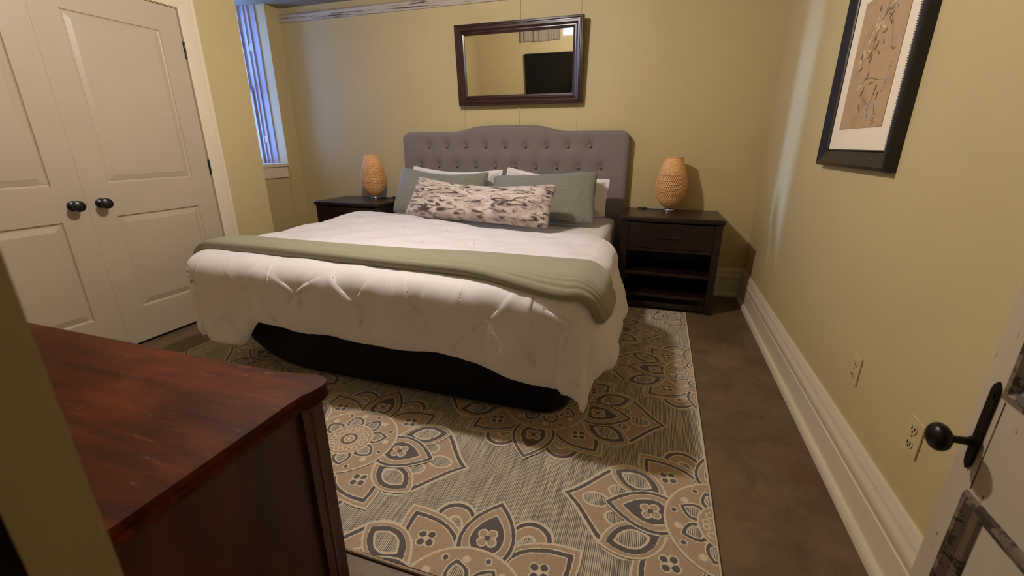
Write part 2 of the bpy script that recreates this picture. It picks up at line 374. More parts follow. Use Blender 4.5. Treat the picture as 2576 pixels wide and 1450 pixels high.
# ================================================================ rug with raised medallions
RX0, RX1, RY0, RY1, RT = -2.62, .285, .812, 3.262, .008
t = NT('rug_ground'); v = t.coord(scale=(1, .05, 1)); sn = t.noise(v, 150, 3, .7); v2 = t.coord(); pl = t.noise(v2, 260, 2)
wv = t.n('ShaderNodeTexWave', wave_type='BANDS', bands_direction='X'); wv.inputs['Scale'].default_value = 54; wv.inputs['Distortion'].default_value = 1.2; wv.inputs['Detail'].default_value = 2; wv.inputs['Detail Scale'].default_value = 2.5
t.l(t.coord(scale=(1, .15, 1)), wv.inputs['Vector']); st = t.math('ADD', t.math('MULTIPLY', wv.outputs['Fac'], .30), t.math('MULTIPLY', sn, .75))
c0 = t.ramp(st, [(.34, lin((92, 86, 80))), (.46, lin((134, 127, 116))), (.55, lin((170, 160, 144))), (.66, lin((220, 208, 184)))])
m_rg = t.set(col=t.mix(t.ramp(t.noise(v2, 5, 5, .7), [(.4, (0, 0, 0)), (.7, (.35, .35, .35))]), c0, lin((136, 126, 108))), rough=.95, sheen=.2); t.bump(t.math('ADD', st, t.math('MULTIPLY', pl, .6)), .7, .003)
def M_pile(n, c):
    t = NT(n); v = t.coord(); a = t.noise(v, 420, 2); b_ = t.noise(v, 9, 4); c = lin(c); d = tuple(x*.72 for x in c[:3])+(1,)
    t.set(col=t.mix(t.math('MULTIPLY', b_, .25), t.ramp(a, [(.35, d), (.6, c)]), d), rough=.95, sheen=.25); t.bump(a, .8, .002); return t.m
m_cr = M_pile('rug_cream', (232, 214, 188)); m_tan = M_pile('rug_tan', (190, 162, 136)); m_dk = M_pile('rug_charcoal', (104, 94, 92))
rug = MB(); rug.box((RX0, RY0, 0), (RX1, RY1, RT))
def clip(poly):
    for ax, val, sg in ((0, RX0+.004, 1), (0, RX1-.004, -1), (1, RY0+.004, 1), (1, RY1-.004, -1)):
        out = []
        for i, p in enumerate(poly):
            q = poly[(i+1) % len(poly)]; a = (p[ax]-val)*sg; b_ = (q[ax]-val)*sg
            if a >= 0: out.append(p)
            if (a >= 0) != (b_ >= 0):
                s = a/(a-b_); out.append((p[0]+(q[0]-p[0])*s, p[1]+(q[1]-p[1])*s))
        poly = out
        if len(poly) < 3: return []
    return poly
NLAY = 0
def lay(poly, z, mi):
    """one flat cut-pile patch, fuzzy outline, straight off the ground"""
    P = []
    n = len(poly)
    for i, (x, y) in enumerate(poly):
        x2, y2 = poly[(i+1) % n]; L = math.hypot(x2-x, y2-y); k = max(1, int(L/.008))
        for j in range(k):
            P.append((x+(x2-x)*j/k+random.uniform(-.0011, .0011), y+(y2-y)*j/k+random.uniform(-.0011, .0011)))
    P = clip(P)
    if len(P) < 3: return
    global NLAY
    NLAY += 1; m = len(P); zt = RT+.0006+z*.0001+(NLAY % 61)*1.4e-6
    rug.add([(x, y, zt) for x, y in P], [tuple(range(m))], mi)
def bez(p0, p1, p2, p3, n=10): return [tuple((1-t)**3*a+3*(1-t)**2*t*b_+3*(1-t)*t*t*c+t**3*d for a, b_, c, d in zip(p0, p1, p2, p3)) for t in [i/n for i in range(n)]]
def petal(L, Wd, kind):
    """outline in local frame: base at x=0, tip at x=L"""
    if kind == 'point':
        up = bez((0, Wd*.30), (L*.20, Wd*.62), (L*.62, Wd*.56), (L, 0)); up2 = [(x, -y) for x, y in up]
        return up+[(L, 0)]+list(reversed(up2))
    if kind == 'leaf':
        up = bez((0, .0), (L*.28, Wd*.66), (L*.72, Wd*.62), (L, 0)); return up+[(L, 0)]+[(x, -y) for x, y in reversed(up[1:])]
    if kind == 'round':
        up = bez((0, Wd*.10), (L*.25, Wd*.30), (L*.55, Wd*.50), (L*.68, Wd*.5), 8)+bez((L*.68, Wd*.5), (L*.88, Wd*.5), (L, Wd*.30), (L, 0), 8)
        return up+[(L, 0)]+[(x, -y) for x, y in reversed(up)]
    if kind == 'ogee':
        up = bez((0, Wd*.34), (L*.2, Wd*.55), (L*.42, Wd*.60), (L*.58, Wd*.44), 8)+bez((L*.58, Wd*.44), (L*.72, Wd*.30), (L*.82, Wd*.12), (L, 0), 8)
        return up+[(L, 0)]+[(x, -y) for x, y in reversed(up)]
def shrink(poly, cx, s, sy=None):
    sy = s if sy is None else sy
    return [(cx+(x-cx)*s, y*sy) for x, y in poly]
def place(poly, ox, oy, ang, r0):
    c, s = math.cos(ang), math.sin(ang); return [(ox+(x+r0)*c-y*s, oy+(x+r0)*s+y*c) for x, y in poly]
def circ(x, y, r, n=20, ry=None): return [(x+r*math.cos(2*PI*k/n), y+(ry or r)*math.sin(2*PI*k/n)) for k in range(n)]
def flowerlet(x, y, z, r, dark=True):
    for k in range(4):
        a = PI/4+k*PI/2+.2; lay(circ(x+r*1.05*math.cos(a), y+r*1.05*math.sin(a), r*.92, 12), z, 1)
    for k in range(4):
        a = PI/4+k*PI/2+.2; lay(circ(x+r*1.08*math.cos(a), y+r*1.08*math.sin(a), r*.62, 12), z+1, 3 if dark else 2)
    lay(circ(x, y, r*.5, 12), z+2, 1 if dark else 3)
def medallion(ox, oy):
    def T(poly, a, r0): return place(poly, ox, oy, a, r0)
    quad = [(sx, sy) for sx in (1, -1) for sy in (1, -1)]
    z = 0
    # long ogee petals left and right
    for s in (0, PI):
        P = petal(.36, .40, 'ogee'); z = 0
        for sc, mi in ((1, 1), (.93, 3), (.83, 1), (.79, 2)): lay(T(shrink(P, .17, sc), s, .195), z, mi); z += 1
        for dx, dy in ((.15, .062), (.15, -.062), (.235, 0)):
            q = circ(dx, dy, .050, 18, .036); lay(T(q, s, .195), 5, 1); q = circ(dx, dy, .042, 18, .028); lay(T(q, s, .195), 6, 0)
    # rounded outer petals
    for sx, sy in quad:
        a = math.atan2(sy*.355, sx*.165); P = petal(.30, .155, 'round')
        for i, (sc, mi) in enumerate(((1, 1), (.90, 3), (.74, 1), (.68, 2), (.44, 1), (.34, 0))): lay(T(shrink(P, .20 if i < 4 else .19, sc, sc if i < 4 else sc*.8), a, .09), 7+i, mi)
    # big diagonal petals
    for sx, sy in quad:
        a = math.atan2(sy*.29, sx*.29); P = petal(.29, .225, 'point')
        for i, (sc, mi) in enumerate(((1, 1), (.94, 2), (.84, 1), (.80, 3), (.69, 1), (.65, 2))): lay(T(shrink(P, .11, sc), a, .13), 19+i, mi)
        flowerlet(ox+.262*math.cos(a), oy+.262*math.sin(a), 25, .019)
    # side leaves
    for sx, sy in quad:
        a = math.atan2(sy*.18, sx*.405); P = petal(.235, .150, 'leaf')
        for i, (sc, mi) in enumerate(((1, 1), (.91, 2), (.78, 1), (.75, 3), (.52, 1), (.43, 0))): lay(T(shrink(P, .125, sc), a, .205), 29+i, mi)
    # axial petals
    for s, L in ((0, .255), (PI, .255), (PI/2, .255), (-PI/2, .255)):
        P = petal(L, .195, 'point')
        for i, (sc, mi) in enumerate(((1, 1), (.94, 3), (.82, 1), (.78, 2), (.60, 1), (.55, 3))): lay(T(shrink(P, .10, sc), s, .15), 36+i, mi)
        flowerlet(ox+.245*math.cos(s), oy+.245*math.sin(s), 42, .020, False)
    # inner ring and star
    lay(circ(ox, oy, .203, 48), 46, 1); lay(circ(ox, oy, .195, 48), 47, 2)
    for k in range(16):
        a = 2*PI*(k+.5)/16; r = .172 if k % 2 else .160
        lay(circ(ox+r*math.cos(a), oy+r*math.sin(a), .013, 12), 48, 1)
        if k % 2: lay(circ(ox+r*math.cos(a), oy+r*math.sin(a), .0085, 12), 49, 3)
    for k in range(8):
        a = 2*PI*k/8+PI/8; P = petal(.085, .085, 'point')
        for i, (sc, mi) in enumerate(((1, 1), (.88, 3), (.62, 1), (.50, 0))): lay(T(shrink(P, .035, sc), a, .080), 50+i, mi)
    lay(circ(ox, oy, .098, 40), 54, 1); lay(circ(ox, oy, .092, 40), 55, 2)
    for k in range(8):
        a = 2*PI*k/8; 
        for r, rr in ((.070, .019), (.046, .012)):
            for dd in (-.16, .16):
                x, y = ox+r*math.cos(a+dd), oy+r*math.sin(a+dd); lay(circ(x, y, rr*.72, 12), 56, 1); lay(circ(x, y, rr*.42, 10), 57, 2)
    lay(circ(ox, oy, .033, 24), 58, 3); lay(circ(ox, oy, .024, 20), 59, 1); lay(circ(ox, oy, .017, 16), 60, 2); lay(circ(ox, oy, .008, 12), 61, 1)
for i in range(-3, 3):
    for j in range(-1, 6):
        if (i+j) % 2: continue
        ox, oy = -.405+.735*(i+0), .735+.518*j
        if ox < RX0-.6 or ox > RX1+.6 or oy < RY0-.45 or oy > RY1+.45: continue
        if j == -1: continue
        if -2.3 < ox < -.9 and oy > 2.2: continue      # wholly under the bed
        medallion(ox, oy)
# bound edge
e = .006
rug.tube([(RX0, RY0, e), (RX1, RY0, e)], .006, 8, 2).tube([(RX1, RY0, e), (RX1, RY1, e)], .006, 8, 1).tube([(RX0, RY0, e), (RX0, RY1, e)], .006, 8, 1).tube([(RX0, RY1, e), (RX1, RY1, e)], .006, 8, 3)
me = rug.mesh('area_rug', False)
rg = link('area_rug', me, [m_rg, m_cr, m_tan, m_dk])
for p in me.polygons:
    if p.normal.z < -.5 and p.center.z > RT*.9: p.flip()
me.update()
tag(rg, 'grey-brown area rug with large cream and tan floral medallions under the bed', 'rug')
# ================================================================ bed
bed = empty('bed', (-1.27, 2.7, 0)); tag(bed, 'king bed with grey button-tufted headboard and black box base under the white bedding', 'bed')
def local(o, root):
    o.parent = root; o.matrix_parent_inverse = root.matrix_basis.inverted(); return o
HX0, HX1 = -2.300, -.243; HC = (HX0+HX1)/2; HF = 3.715
def hb_top(x):
    d = abs(x-HC); sm = lambda a, b_, t_: (lambda q: q*q*(3-2*q))(np.clip((t_-a)/(b_-a), 0, 1))
    z = 1.308+.048*(1-sm(.24, .52, d))+.006*(1-sm(0, .3, d))
    R = .075; q = np.clip(d-(HX1-HX0)/2+R, 0, R); return z-(R-np.sqrt(np.maximum(R*R-q*q, 0)))
NXh, NZh = 300, 130
xx = np.linspace(HX0+.0005, HX1-.0005, NXh); top = hb_top(xx)
Xg = np.repeat(xx[:, None], NZh, 1); Tz = np.linspace(0, 1, NZh)[None, :]; Zg = .12+(top[:, None]-.12)*Tz
btn = [(-2.030+.184*k, 1.190) for k in range(9)]+[(-2.122+.184*k, 1.020) for k in range(10)]+[(-2.030+.184*k, .85) for k in range(9)]
dep = np.zeros_like(Xg)
dx_ = np.minimum(Xg-HX0, HX1-Xg); dz_ = top[:, None]-Zg; de = np.minimum(dx_, np.maximum(dz_, 0))
R = .035; dep += -(R-np.sqrt(np.maximum(R*R-np.clip(R-de, 0, R)**2, 0)))*1.0
for bx_, bz_ in btn:
    r2 = np.hypot(Xg-bx_, (Zg-bz_)); dep -= .038*np.exp(-(r2/.050)**1.05)
    # short pleats towards the neighbours
    for ddx, ddz in ((.092, .17), (-.092, .17), (.092, -.17), (-.092, -.17)):
        L = math.hypot(ddx, ddz); ux, uz = ddx/L, ddz/L; s_ = (Xg-bx_)*ux+(Zg-bz_)*uz; n_ = np.abs(-(Xg-bx_)*uz+(Zg-bz_)*ux)
        dep -= .0035*np.exp(-(n_/.010)**2)*np.clip(1-s_/.10, 0, 1)*(s_ > 0)
    if bz_ > 1.1:
        s_ = Zg-bz_; dep -= .006*np.exp(-((Xg-bx_)/.007)**2)*(s_ > 0)*np.clip(1-s_/.14, .15, 1)
Pg = np.stack([Xg, HF-dep*1.0-0*dep, Zg], -1); Pg[..., 1] = HF-dep
hb = link('headboard', grid_mesh('headboard', Pg), m_hb, None, smooth=180); local(hb, bed)
# shell behind the upholstered face: sides, top and back
b = MB(); n = NXh; vs = []
for i in range(0, n, 3): vs += [(Pg[i, -1, 0], Pg[i, -1, 1], Pg[i, -1, 2]), (Pg[i, -1, 0], 3.80, Pg[i, -1, 2])]
k = len(vs)//2; b.add(vs, [(2*i, 2*i+2, 2*i+3, 2*i+1) for i in range(k-1)])
for i, sgn in ((0, -1), (n-1, 1)):
    vs = []
    for j in range(0, NZh, 3): vs += [tuple(Pg[i, j]), (Pg[i, j, 0], 3.80, Pg[i, j, 2])]
    b.add(vs, [(2*q, 2*q+2, 2*q+3, 2*q+1) for q in range(len(vs)//2-1)])
b.add([(HX0, 3.80, .12), (HX1, 3.80, .12)]+[(x, 3.80, float(hb_top(np.array(x)))) for x in np.linspace(HX1-.001, HX0+.001, 60)], [tuple(range(62))])
for s in (-.9, .9): b.box((HC+s-.03, 3.73, 0), (HC+s+.03, 3.79, .16))
local(b.build('headboard_shell', m_hb, smooth=40, fix=True), bed)
for bx_, bz_ in btn:
    q = MB(); q.lathe([(.013, 0), (.0125, .003), (.009, .0065), (.003, .008)], 14, (0, 0, 0), 'y'); q.v = [(x+bx_, HF+.016-y, z+bz_) for x, y, z in q.v]
    local(q.build('button', m_hb, smooth=60), bed)
# box base: black, rounded plan, big soft corner at the left foot
def base_ring(rl, rw, rr, inset, z):
    x0, x1, y0, y1 = -2.255+inset, -.305-inset, 1.672+inset, 3.68; P = []
    for k in range(13): a = PI/2*k/12; P.append((x0+rl*(1-math.cos(a)), y0+rw*(1-math.sin(a)), z))
    for k in range(13): a = PI/2*k/12; P.append((x1-rr*(1-math.sin(a)), y0+rr*(1-math.cos(a)), z))
    P += [(x1, y1, z), (x0, y1, z)]; return P
rings = [base_ring(.62, .33, .14, .03, .0165), base_ring(.60, .31, .13, .006, .024), base_ring(.50, .26, .12, 0, .05), base_ring(.34, .18, .10, 0, .12), base_ring(.2, .12, .09, 0, .22), base_ring(.15, .1, .08, 0, .34), base_ring(.15, .1, .08, .02, .355)]
vs = [p for r in rings for p in r]; n = len(rings[0])
b = MB(); b.add(vs, [(i*n+k, i*n+(k+1) % n, (i+1)*n+(k+1) % n, (i+1)*n+k) for i in range(len(rings)-1) for k in range(n)]+[tuple(range(n)), tuple((len(rings)-1)*n+k for k in range(n))])
bb = local(b.build('box_spring', m_black_cloth, smooth=50), bed)
q = MB(); r0 = base_ring(.62, .33, .14, .0, .0205); q.tube(r0[:-1], .0035, 6); o = q.build('piping', m_pipe); o.parent = bb
# mattress with fitted sheet
bm = bmesh.new(); bmesh.ops.create_cube(bm, size=1)
for v_ in bm.verts: v_.co = Vector((v_.co.x*1.94-1.27, v_.co.y*2.02+2.69, v_.co.z*.27+.49))
bmesh.ops.bevel(bm, geom=list(bm.edges), offset=.055, segments=7, affect='EDGES', profile=.5)
me = bpy.data.meshes.new('mattress'); bm.to_mesh(me); bm.free()
ms = link('mattress', me, m_sheet, None, smooth=40); local(ms, bed)
ms['label'] = 'mattress in a white fitted sheet'
# ---------------------------------------------------------------- draping
FX0, FX1, FY, TZ, RHO = -2.235, -.285, 1.63, .650, .085
def drape(u, v, puff=None, lift=0.0):
    """cloth coordinates (u along the bed's width, v along its length) -> 3D point on the draped surface"""
    qx = np.clip(u, FX0, FX1); qy = np.maximum(v, FY); dx = u-qx; dy = v-qy; r = np.hypot(dx, dy)+1e-9; nx, ny = dx/r, dy/r
    r = r*(1-(.12+.10*(dx < 0))*np.clip(np.sin(2*np.arctan2(-dy, np.abs(dx)+1e-9)), 0, 1)*(dy < 0)); rho = RHO+lift; arc = rho*PI/2; a = np.minimum(r/rho, PI/2); rest = np.maximum(r-arc, 0)
    right = np.clip(nx, 0, 1); left = np.clip(-nx, 0, 1); foot = np.clip(-ny, 0, 1)
    th = np.arctan2(-dy, np.abs(dx)+1e-9); cor = np.sin(2*np.clip(th, 0, PI/2))*(dy < 0)*(np.abs(dx) > 0)
    fl = .02+.54*right*(1-cor)+.06*left*(1-cor)+.26*cor*(dx > 0)+.03*cor*(dx < 0)
    al = fl*np.exp(-rest*2.0)
    out = rho*np.sin(a)+rest*np.sin(al); dn = rho*(1-np.cos(a))+rest*np.cos(al)
    # folds of the spare cloth at the corners and along the hems
    fold = cor*.014*(dx > 0)*np.sin(th*5+.6)*np.clip(rest/.15, 0, 1)
    al2 = np.where(np.abs(dx) > 1e-6, v, u)
    fold = fold+(.010*np.sin(al2*11+1.0)+.006*np.sin(al2*23))*np.clip(rest/.25, 0, 1)*(1-cor)
    out = out+fold
    x = qx+nx*out; y = qy+ny*out; z = TZ+lift-dn
    return x, y, z
def height_top(u, v):
    hd = np.clip((v-2.25)/.6, 0, 1); lf = np.clip((-1.2-u)/1.0, 0, 1)
    return .055*hd*lf*np.exp(-((v-2.62)/.32)**2)+.012*waves(u, v, .9, 5, 3)
sm = lambda a, b_, x: (lambda q: q*q*(3-2*q))(np.clip((x-a)/(b_-a), 0, 1))
def pinches(u, v):
    """pinch pleats on a diamond lattice: puffs between the pins, sharp radiating folds at the pins"""
    du, dv, u0, v0 = .325, .175, -1.246, 1.448
    k = np.round((v-v0)/dv); dmin = np.full(u.shape, 9.0); h = np.zeros_like(u)
    hang_ = sm(1.66, 1.50, v); amp_ = .34+.66*hang_; flat_ = 1-.75*sm(1.52, 1.60, v)*sm(2.0, 1.90, v)
    for kk in (-1, 0, 1):
        row = k+kk; off = np.mod(row, 2)*du/2; f = (u-u0-off)/du; c0 = np.round(f); sd = np.where(f > c0, 1, -1)
        for c in (c0, c0+sd):
            px = u0+off+c*du+.012*np.sin(row*5+c*3.1); py = v0+row*dv+.010*np.sin(row*2.2+c*4.7)
            x_, y_ = u-px, v-py; d = np.hypot(x_, y_); dmin = np.minimum(dmin, d); ph = np.sin(row*12.9+c*78.2)*3.0
            for k2, (deg, L_, am) in enumerate(((50, .13, .010), (128, .14, .010), (-58, .10, .006), (-122, .11, .006), (-90, .13, .008), (88, .05, .005), (4, .04, .004), (182, .04, .004))):
                ca = math.radians(deg)+.28*np.sin(ph*7+k2*2.1)+d*1.5*np.sin(k2*3+ph*2); am_ = am*(.60+.40*np.sin(ph*5+k2*1.7))
                cs, sn_ = np.cos(ca), np.sin(ca); s_ = x_*cs+y_*sn_; n_ = (y_*cs-x_*sn_)*(1 if k2 % 2 else -1)
                sp = np.clip(s_, 0, 1); prof_ = np.where(n_ > 0, np.exp(-n_/(.010+.16*sp)), np.exp(n_/(.0028+.022*sp)))
                h = h+1.45*amp_*am_*prof_*(s_ > 0)*np.exp(-(s_/L_)**2)*np.clip(s_/.025, 0, 1)
    h = h+.014*(1-np.exp(-(dmin/.080)**1.3))
    return h*flat_
def normals(P):
    du = np.gradient(P, axis=0); dv = np.gradient(P, axis=1); n = np.cross(du, dv); n /= np.linalg.norm(n, axis=-1, keepdims=True)+1e-12; return n
# comforter sheet
NU, NV = 820, 560
s = np.linspace(0, 1, NU)[:, None]*np.ones((1, NV)); tt = np.ones((NU, 1))*np.linspace(0, 1, NV)[None, :]
ul = FX0-.47; ur = FX1+.385
ulv = ul+.20*(1-(lambda q: q*q*(3-2*q))(np.clip(tt/.28, 0, 1))); U = ulv+(ur-ulv)*s
foot_ext = .365+.012*np.sin(U*4)+.10*sm(-.9, -.25, U)+.15*sm(-1.86, -2.04, U)
vfoot = FY-foot_ext
vhead = 2.63+.30*sm(-.7, -1.9, U)+.018*np.sin(U*5.5)+.012*np.sin(U*13)-.10*sm(-.45, -.1, U)-.25*sm(-.25, .05, U)
V = vfoot+(vhead-vfoot)*tt
X, Y, Z = drape(U, V); P = np.stack([X, Y, Z], -1); N = normals(P)
N[N[..., 2] < -.95] *= -1
if N[NU//2, NV-20, 2] < 0: N = -N
H = pinches(U, V)+.005*waves(U, V, 2.2, 8, 5)+.0025*waves(U, V, 6, 10, 9)
H = H*(1-.85*np.clip((np.minimum(np.maximum(U-FX1, FX0-U), FY-V)-.015)/.05, 0, 1))
edge = np.minimum.reduce([U-ulv, ur-U, V-vfoot, vhead-V]); H = H*np.clip(edge/.05, 0, 1)-.012*np.exp(-(edge/.02)**2)
# stronger soft folds on the hanging foot
hang = np.clip((FY-V)/.25, 0, 1); H = H+hang*(.012*waves(U, V, 2.0, 7, 21, (1.6, .5))+.0045*waves(U, V, 9, 9, 77, (1.3, .7)))
P = P+N*H[..., None]; P[..., 2] += height_top(U, V)*np.clip((V-1.7)/.3, 0, 1)*np.clip((U-FX0+.02)/.1, 0, 1)*np.clip((FX1-U)/.1, 0, 1)
P[..., 2] = np.maximum(P[..., 2], .045)
me = grid_mesh('comforter', P[:, ::-1], np.stack([U, V], -1)[:, ::-1])
cf = link('comforter', me, m_comf, None, smooth=180)
md = cf.modifiers.new('thickness', 'SOLIDIFY'); md.thickness = .022; md.offset = 1 if False else -1; md.use_rim = True
tag(cf, 'white pinch-pleated comforter draped over the foot and sides of the bed', 'comforter')
# sage throw folded in a band across the foot
def throw_layer(va, vb, lift, ua, ub, seed, uva):
    n, m = 330, 60
    s = np.linspace(0, 1, n)[:, None]*np.ones((1, m)); w = np.ones((n, 1))*np.linspace(0, 1, m)[None, :]
    U = ua+(ub-ua)*s
    a = va(U); b_ = vb(U); V = a+(b_-a)*w
    return U, V
def band(U):  return 1.635+.012*np.sin(U*2.1)-.06*sm(-.8, -.25, U), 1.885+.012*np.sin(U*1.7+1)+.045*sm(-1.6, -.7, U)
nU, nW = 360, 40
ua, ub = FX0-.18, FX1+.17
Uc = np.linspace(ua, ub, nU)
va, vb = band(Uc)
# closed cross-section: top sheet across, rounded folded near edge, back underneath
def section(k):
    th = .046; pts = []
    W_ = vb-va
    prof = []
    for q in np.linspace(0, 1, 110): prof.append((1-q, th*(.62+.38*min(1, q*3))))         # far -> near over the top
    for q in range(1, 12): a = PI/2+PI*q/12; prof.append((0+.020*math.cos(a)*2.2/.4*.5, th/2+th/2*math.sin(a)))
    for q in np.linspace(0, 1, 16): prof.append((q, .0))
    return prof
prof = section(0); K = len(prof)
Pt = np.zeros((nU, K, 3)); UVt = np.zeros((nU, K, 2))
acc = 0.0
for j, (w, h) in enumerate(prof):
    if j: acc += math.hypot((w-prof[j-1][0])*.41, h-prof[j-1][1])
    V = va+(vb-va)*w
    x, y, z = drape(Uc, V); x2, y2, z2 = drape(Uc+.002, V); x3, y3, z3 = drape(Uc, V+.002)
    n = np.cross(np.stack([x2-x, y2-y, z2-z], -1), np.stack([x3-x, y3-y, z3-z], -1)); n /= np.linalg.norm(n, axis=-1, keepdims=True)
    rip = .0025*waves(Uc, V*0+w*.4, 1.6, 6, 31) if h > .005 else 0
    seam = 0
    if h > .02: 
        dn_ = (1-0)*(w*.41)
        seam = .003-.005*math.exp(-((dn_-.006)/.004)**2)-.0042*math.exp(-((dn_-.026)/.004)**2)-.003*math.exp(-((dn_-.046)/.004)**2)-.002*math.exp(-((dn_-.066)/.004)**2)
        seam = seam-.004*np.exp(-((ub-.022-Uc)/.004)**2)-.003*np.exp(-((ub-.034-Uc)/.004)**2)-.0015*math.exp(-((dn_-.375)/.005)**2)
    Pt[:, j] = np.stack([x, y, z], -1)+n*(np.ones(nU)*(h+.020+seam)+rip)[:, None]
    UVt[:, j, 0] = Uc; UVt[:, j, 1] = acc
me = grid_mesh('throw_blanket', Pt, UVt, wrap=True)
bmx = bmesh.new(); bmx.from_mesh(me)
bmx.verts.ensure_lookup_table()
for i in (0, nU-1):
    try: bmx.faces.new([bmx.verts[i*K+j] for j in range(K)])
    except Exception: pass
bmesh.ops.recalc_face_normals(bmx, faces=bmx.faces); bmx.to_mesh(me); bmx.free()
th = link('throw_blanket', me, m_throw, None, smooth=60)
tag(th, 'sage green knitted throw folded in a band across the foot of the bed', 'blanket')
# ---------------------------------------------------------------- pillows from four corners
def pillow(name, c, T, mat, n=70, pin=.06, flange=0, wrink=.004, seed=1, power=.42, sag=0.0, uvflip=False):
    BL, BR, TR, TL = [np.array(p, float) for p in c]
    s = np.linspace(-1, 1, n)[:, None]*np.ones((1, n)); t_ = np.ones((n, 1))*np.linspace(-1, 1, n)[None, :]
    a = s*(1-pin*(1-t_**2)*0.6*np.abs(s)**3*1.0); b_ = t_*(1-pin*2.0*(1-s**2)*np.abs(t_)**3)
    cr = np.abs(s*t_)**7; a = a*(1-.030*cr); b_ = b_*(1-.055*cr)
    p = (a+1)/2; q = (b_+1)/2
    base = (1-p)[..., None]*((1-q)[..., None]*BL+q[..., None]*TL)+p[..., None]*((1-q)[..., None]*BR+q[..., None]*TR)
    nrm = np.cross(BR-BL, TL-BL); nrm /= np.linalg.norm(nrm)          # towards the viewer when corners run BL, BR, TR
    w = np.linalg.norm(BR-BL); h = np.linalg.norm(TL-BL)
    th = np.clip((1-s**4), 0, 1)**power*np.clip((1-t_**4), 0, 1)**power
    if flange:
        ds = (1-np.abs(s))*w/2; dt = (1-np.abs(t_))*h/2; d = np.minimum(ds, dt); th = th*np.clip((d-flange)/.05, 0, 1)**.6
    wr = waves(s*w, t_*h, 3, 8, seed)*wrink+waves(s*w, t_*h, 8, 8, seed+5)*wrink*.4
    F = base+nrm*((T*.55*th+wr*th)+.0015)[..., None]; Bk = base-nrm*((T*.45*th)+.0015)[..., None]
    if sag: F[..., 2] -= sag*(1-s**2)*np.clip(t_, 0, 1); Bk[..., 2] -= sag*(1-s**2)*np.clip(t_, 0, 1)
    UV = np.stack([s*w/2, t_*h/2], -1)
    vs = np.concatenate([F.reshape(-1, 3), Bk.reshape(-1, 3)]); idx = np.arange(n*n).reshape(n, n); o = n*n
    q1 = np.stack([idx[:-1, :-1], idx[1:, :-1], idx[1:, 1:], idx[:-1, 1:]], -1).reshape(-1, 4); q2 = q1[:, ::-1]+o
    rim = []
    loop = list(idx[:, 0])+list(idx[-1, 1:])+list(idx[-2::-1, -1])+list(idx[0, -2:0:-1])
    for i in range(len(loop)): a_, c_ = loop[i], loop[(i+1) % len(loop)]; rim.append((c_, a_, a_+o, c_+o))
    me = bpy.data.meshes.new(name); me.from_pydata(vs.tolist(), [], q1.tolist()+q2.tolist()+rim)
    uvl = me.uv_layers.new(name='UVMap'); li = np.zeros(len(me.loops), dtype=np.int32); me.loops.foreach_get('vertex_index', li)
    uv2 = np.concatenate([UV.reshape(-1, 2)]*2); uvl.data.foreach_set('uv', uv2[li].astype(np.float32).ravel())
    bmq = bmesh.new(); bmq.from_mesh(me); bmesh.ops.recalc_face_normals(bmq, faces=bmq.faces); bmq.to_mesh(me); bmq.free()
    o_ = link(name, me, mat, None, smooth=70)
    return o_, F, nrm
o, _, _ = pillow('pillow', [(-2.13, 3.40, .66), (-1.30, 3.40, .66), (-1.215, 3.50, 1.015), (-2.08, 3.52, 1.03)], .17, m_sheet, flange=.03, seed=3, sag=.025, wrink=.008)
tag(o, 'white pillow against the headboard behind the left green cushion', 'pillow', 'white bed pillows')
o, _, _ = pillow('pillow', [(-1.24, 3.40, .66), (-.36, 3.40, .66), (-.345, 3.49, .955), (-1.20, 3.52, 1.035)], .17, m_sheet, flange=.035, seed=8, sag=.02, wrink=.008)
tag(o, 'white pillow against the headboard behind the right green cushion', 'pillow', 'white bed pillows')
o, _, _ = pillow('cushion', [(-2.10, 3.16, .655), (-1.31, 3.14, .655), (-1.275, 3.33, 1.00), (-2.08, 3.35, 1.03)], .12, m_green, seed=12, sag=.035)
tag(o, 'sage green ribbed cushion on the left side of the bed beside the window', 'pillow', 'green ribbed cushions')
o, _, _ = pillow('cushion', [(-1.22, 3.10, .65), (-.40, 3.12, .65), (-.425, 3.33, 1.015), (-1.25, 3.33, .965)], .13, m_green, seed=14, sag=.0)
tag(o, 'sage green ribbed cushion on the right side of the bed behind the fur cushion', 'pillow', 'green ribbed cushions')
# fur bolster cushion
t = NT('spotted_fur'); v = t.coord('UV', scale=(1, 2.6, 1)); d = t.noise(v, 6.5, 3, .55, .6)
vv = t.coord('UV', scale=(1.0, 3.4, 1)); a = t.noise(vv, 8.5, 2, .45, 1.6)
mask = t.ramp(a, [(.515, (0, 0, 0)), (.545, (.35, .35, .35)), (.63, (1, 1, 1))]); soft = t.ramp(d, [(.40, (0, 0, 0)), (.68, (.75, .75, .75))])
fib = t.noise(t.coord('UV', scale=(1, .35, 1)), 420, 3, .7)
col = t.mix(soft, lin((240, 224, 218)), lin((170, 144, 138))); col = t.mix(mask, col, lin((52, 30, 30))); col = t.mix(t.math('MULTIPLY', fib, .3), col, lin((120, 98, 92)))
m_fur = t.set(col=col, rough=.9, sheen=.4); t.bump(fib, .8, .004)
fur, F, nr = pillow('fur_cushion', [(-1.82, 2.88, .672), (-.655, 2.76, .672), (-.63, 2.90, .955), (-1.74, 3.03, .975)], .15, m_fur, n=150, pin=.06, seed=22, wrink=.009, sag=.045)
tag(fur, 'long brown-and-white faux fur cushion lying in front of the green cushions', 'pillow')
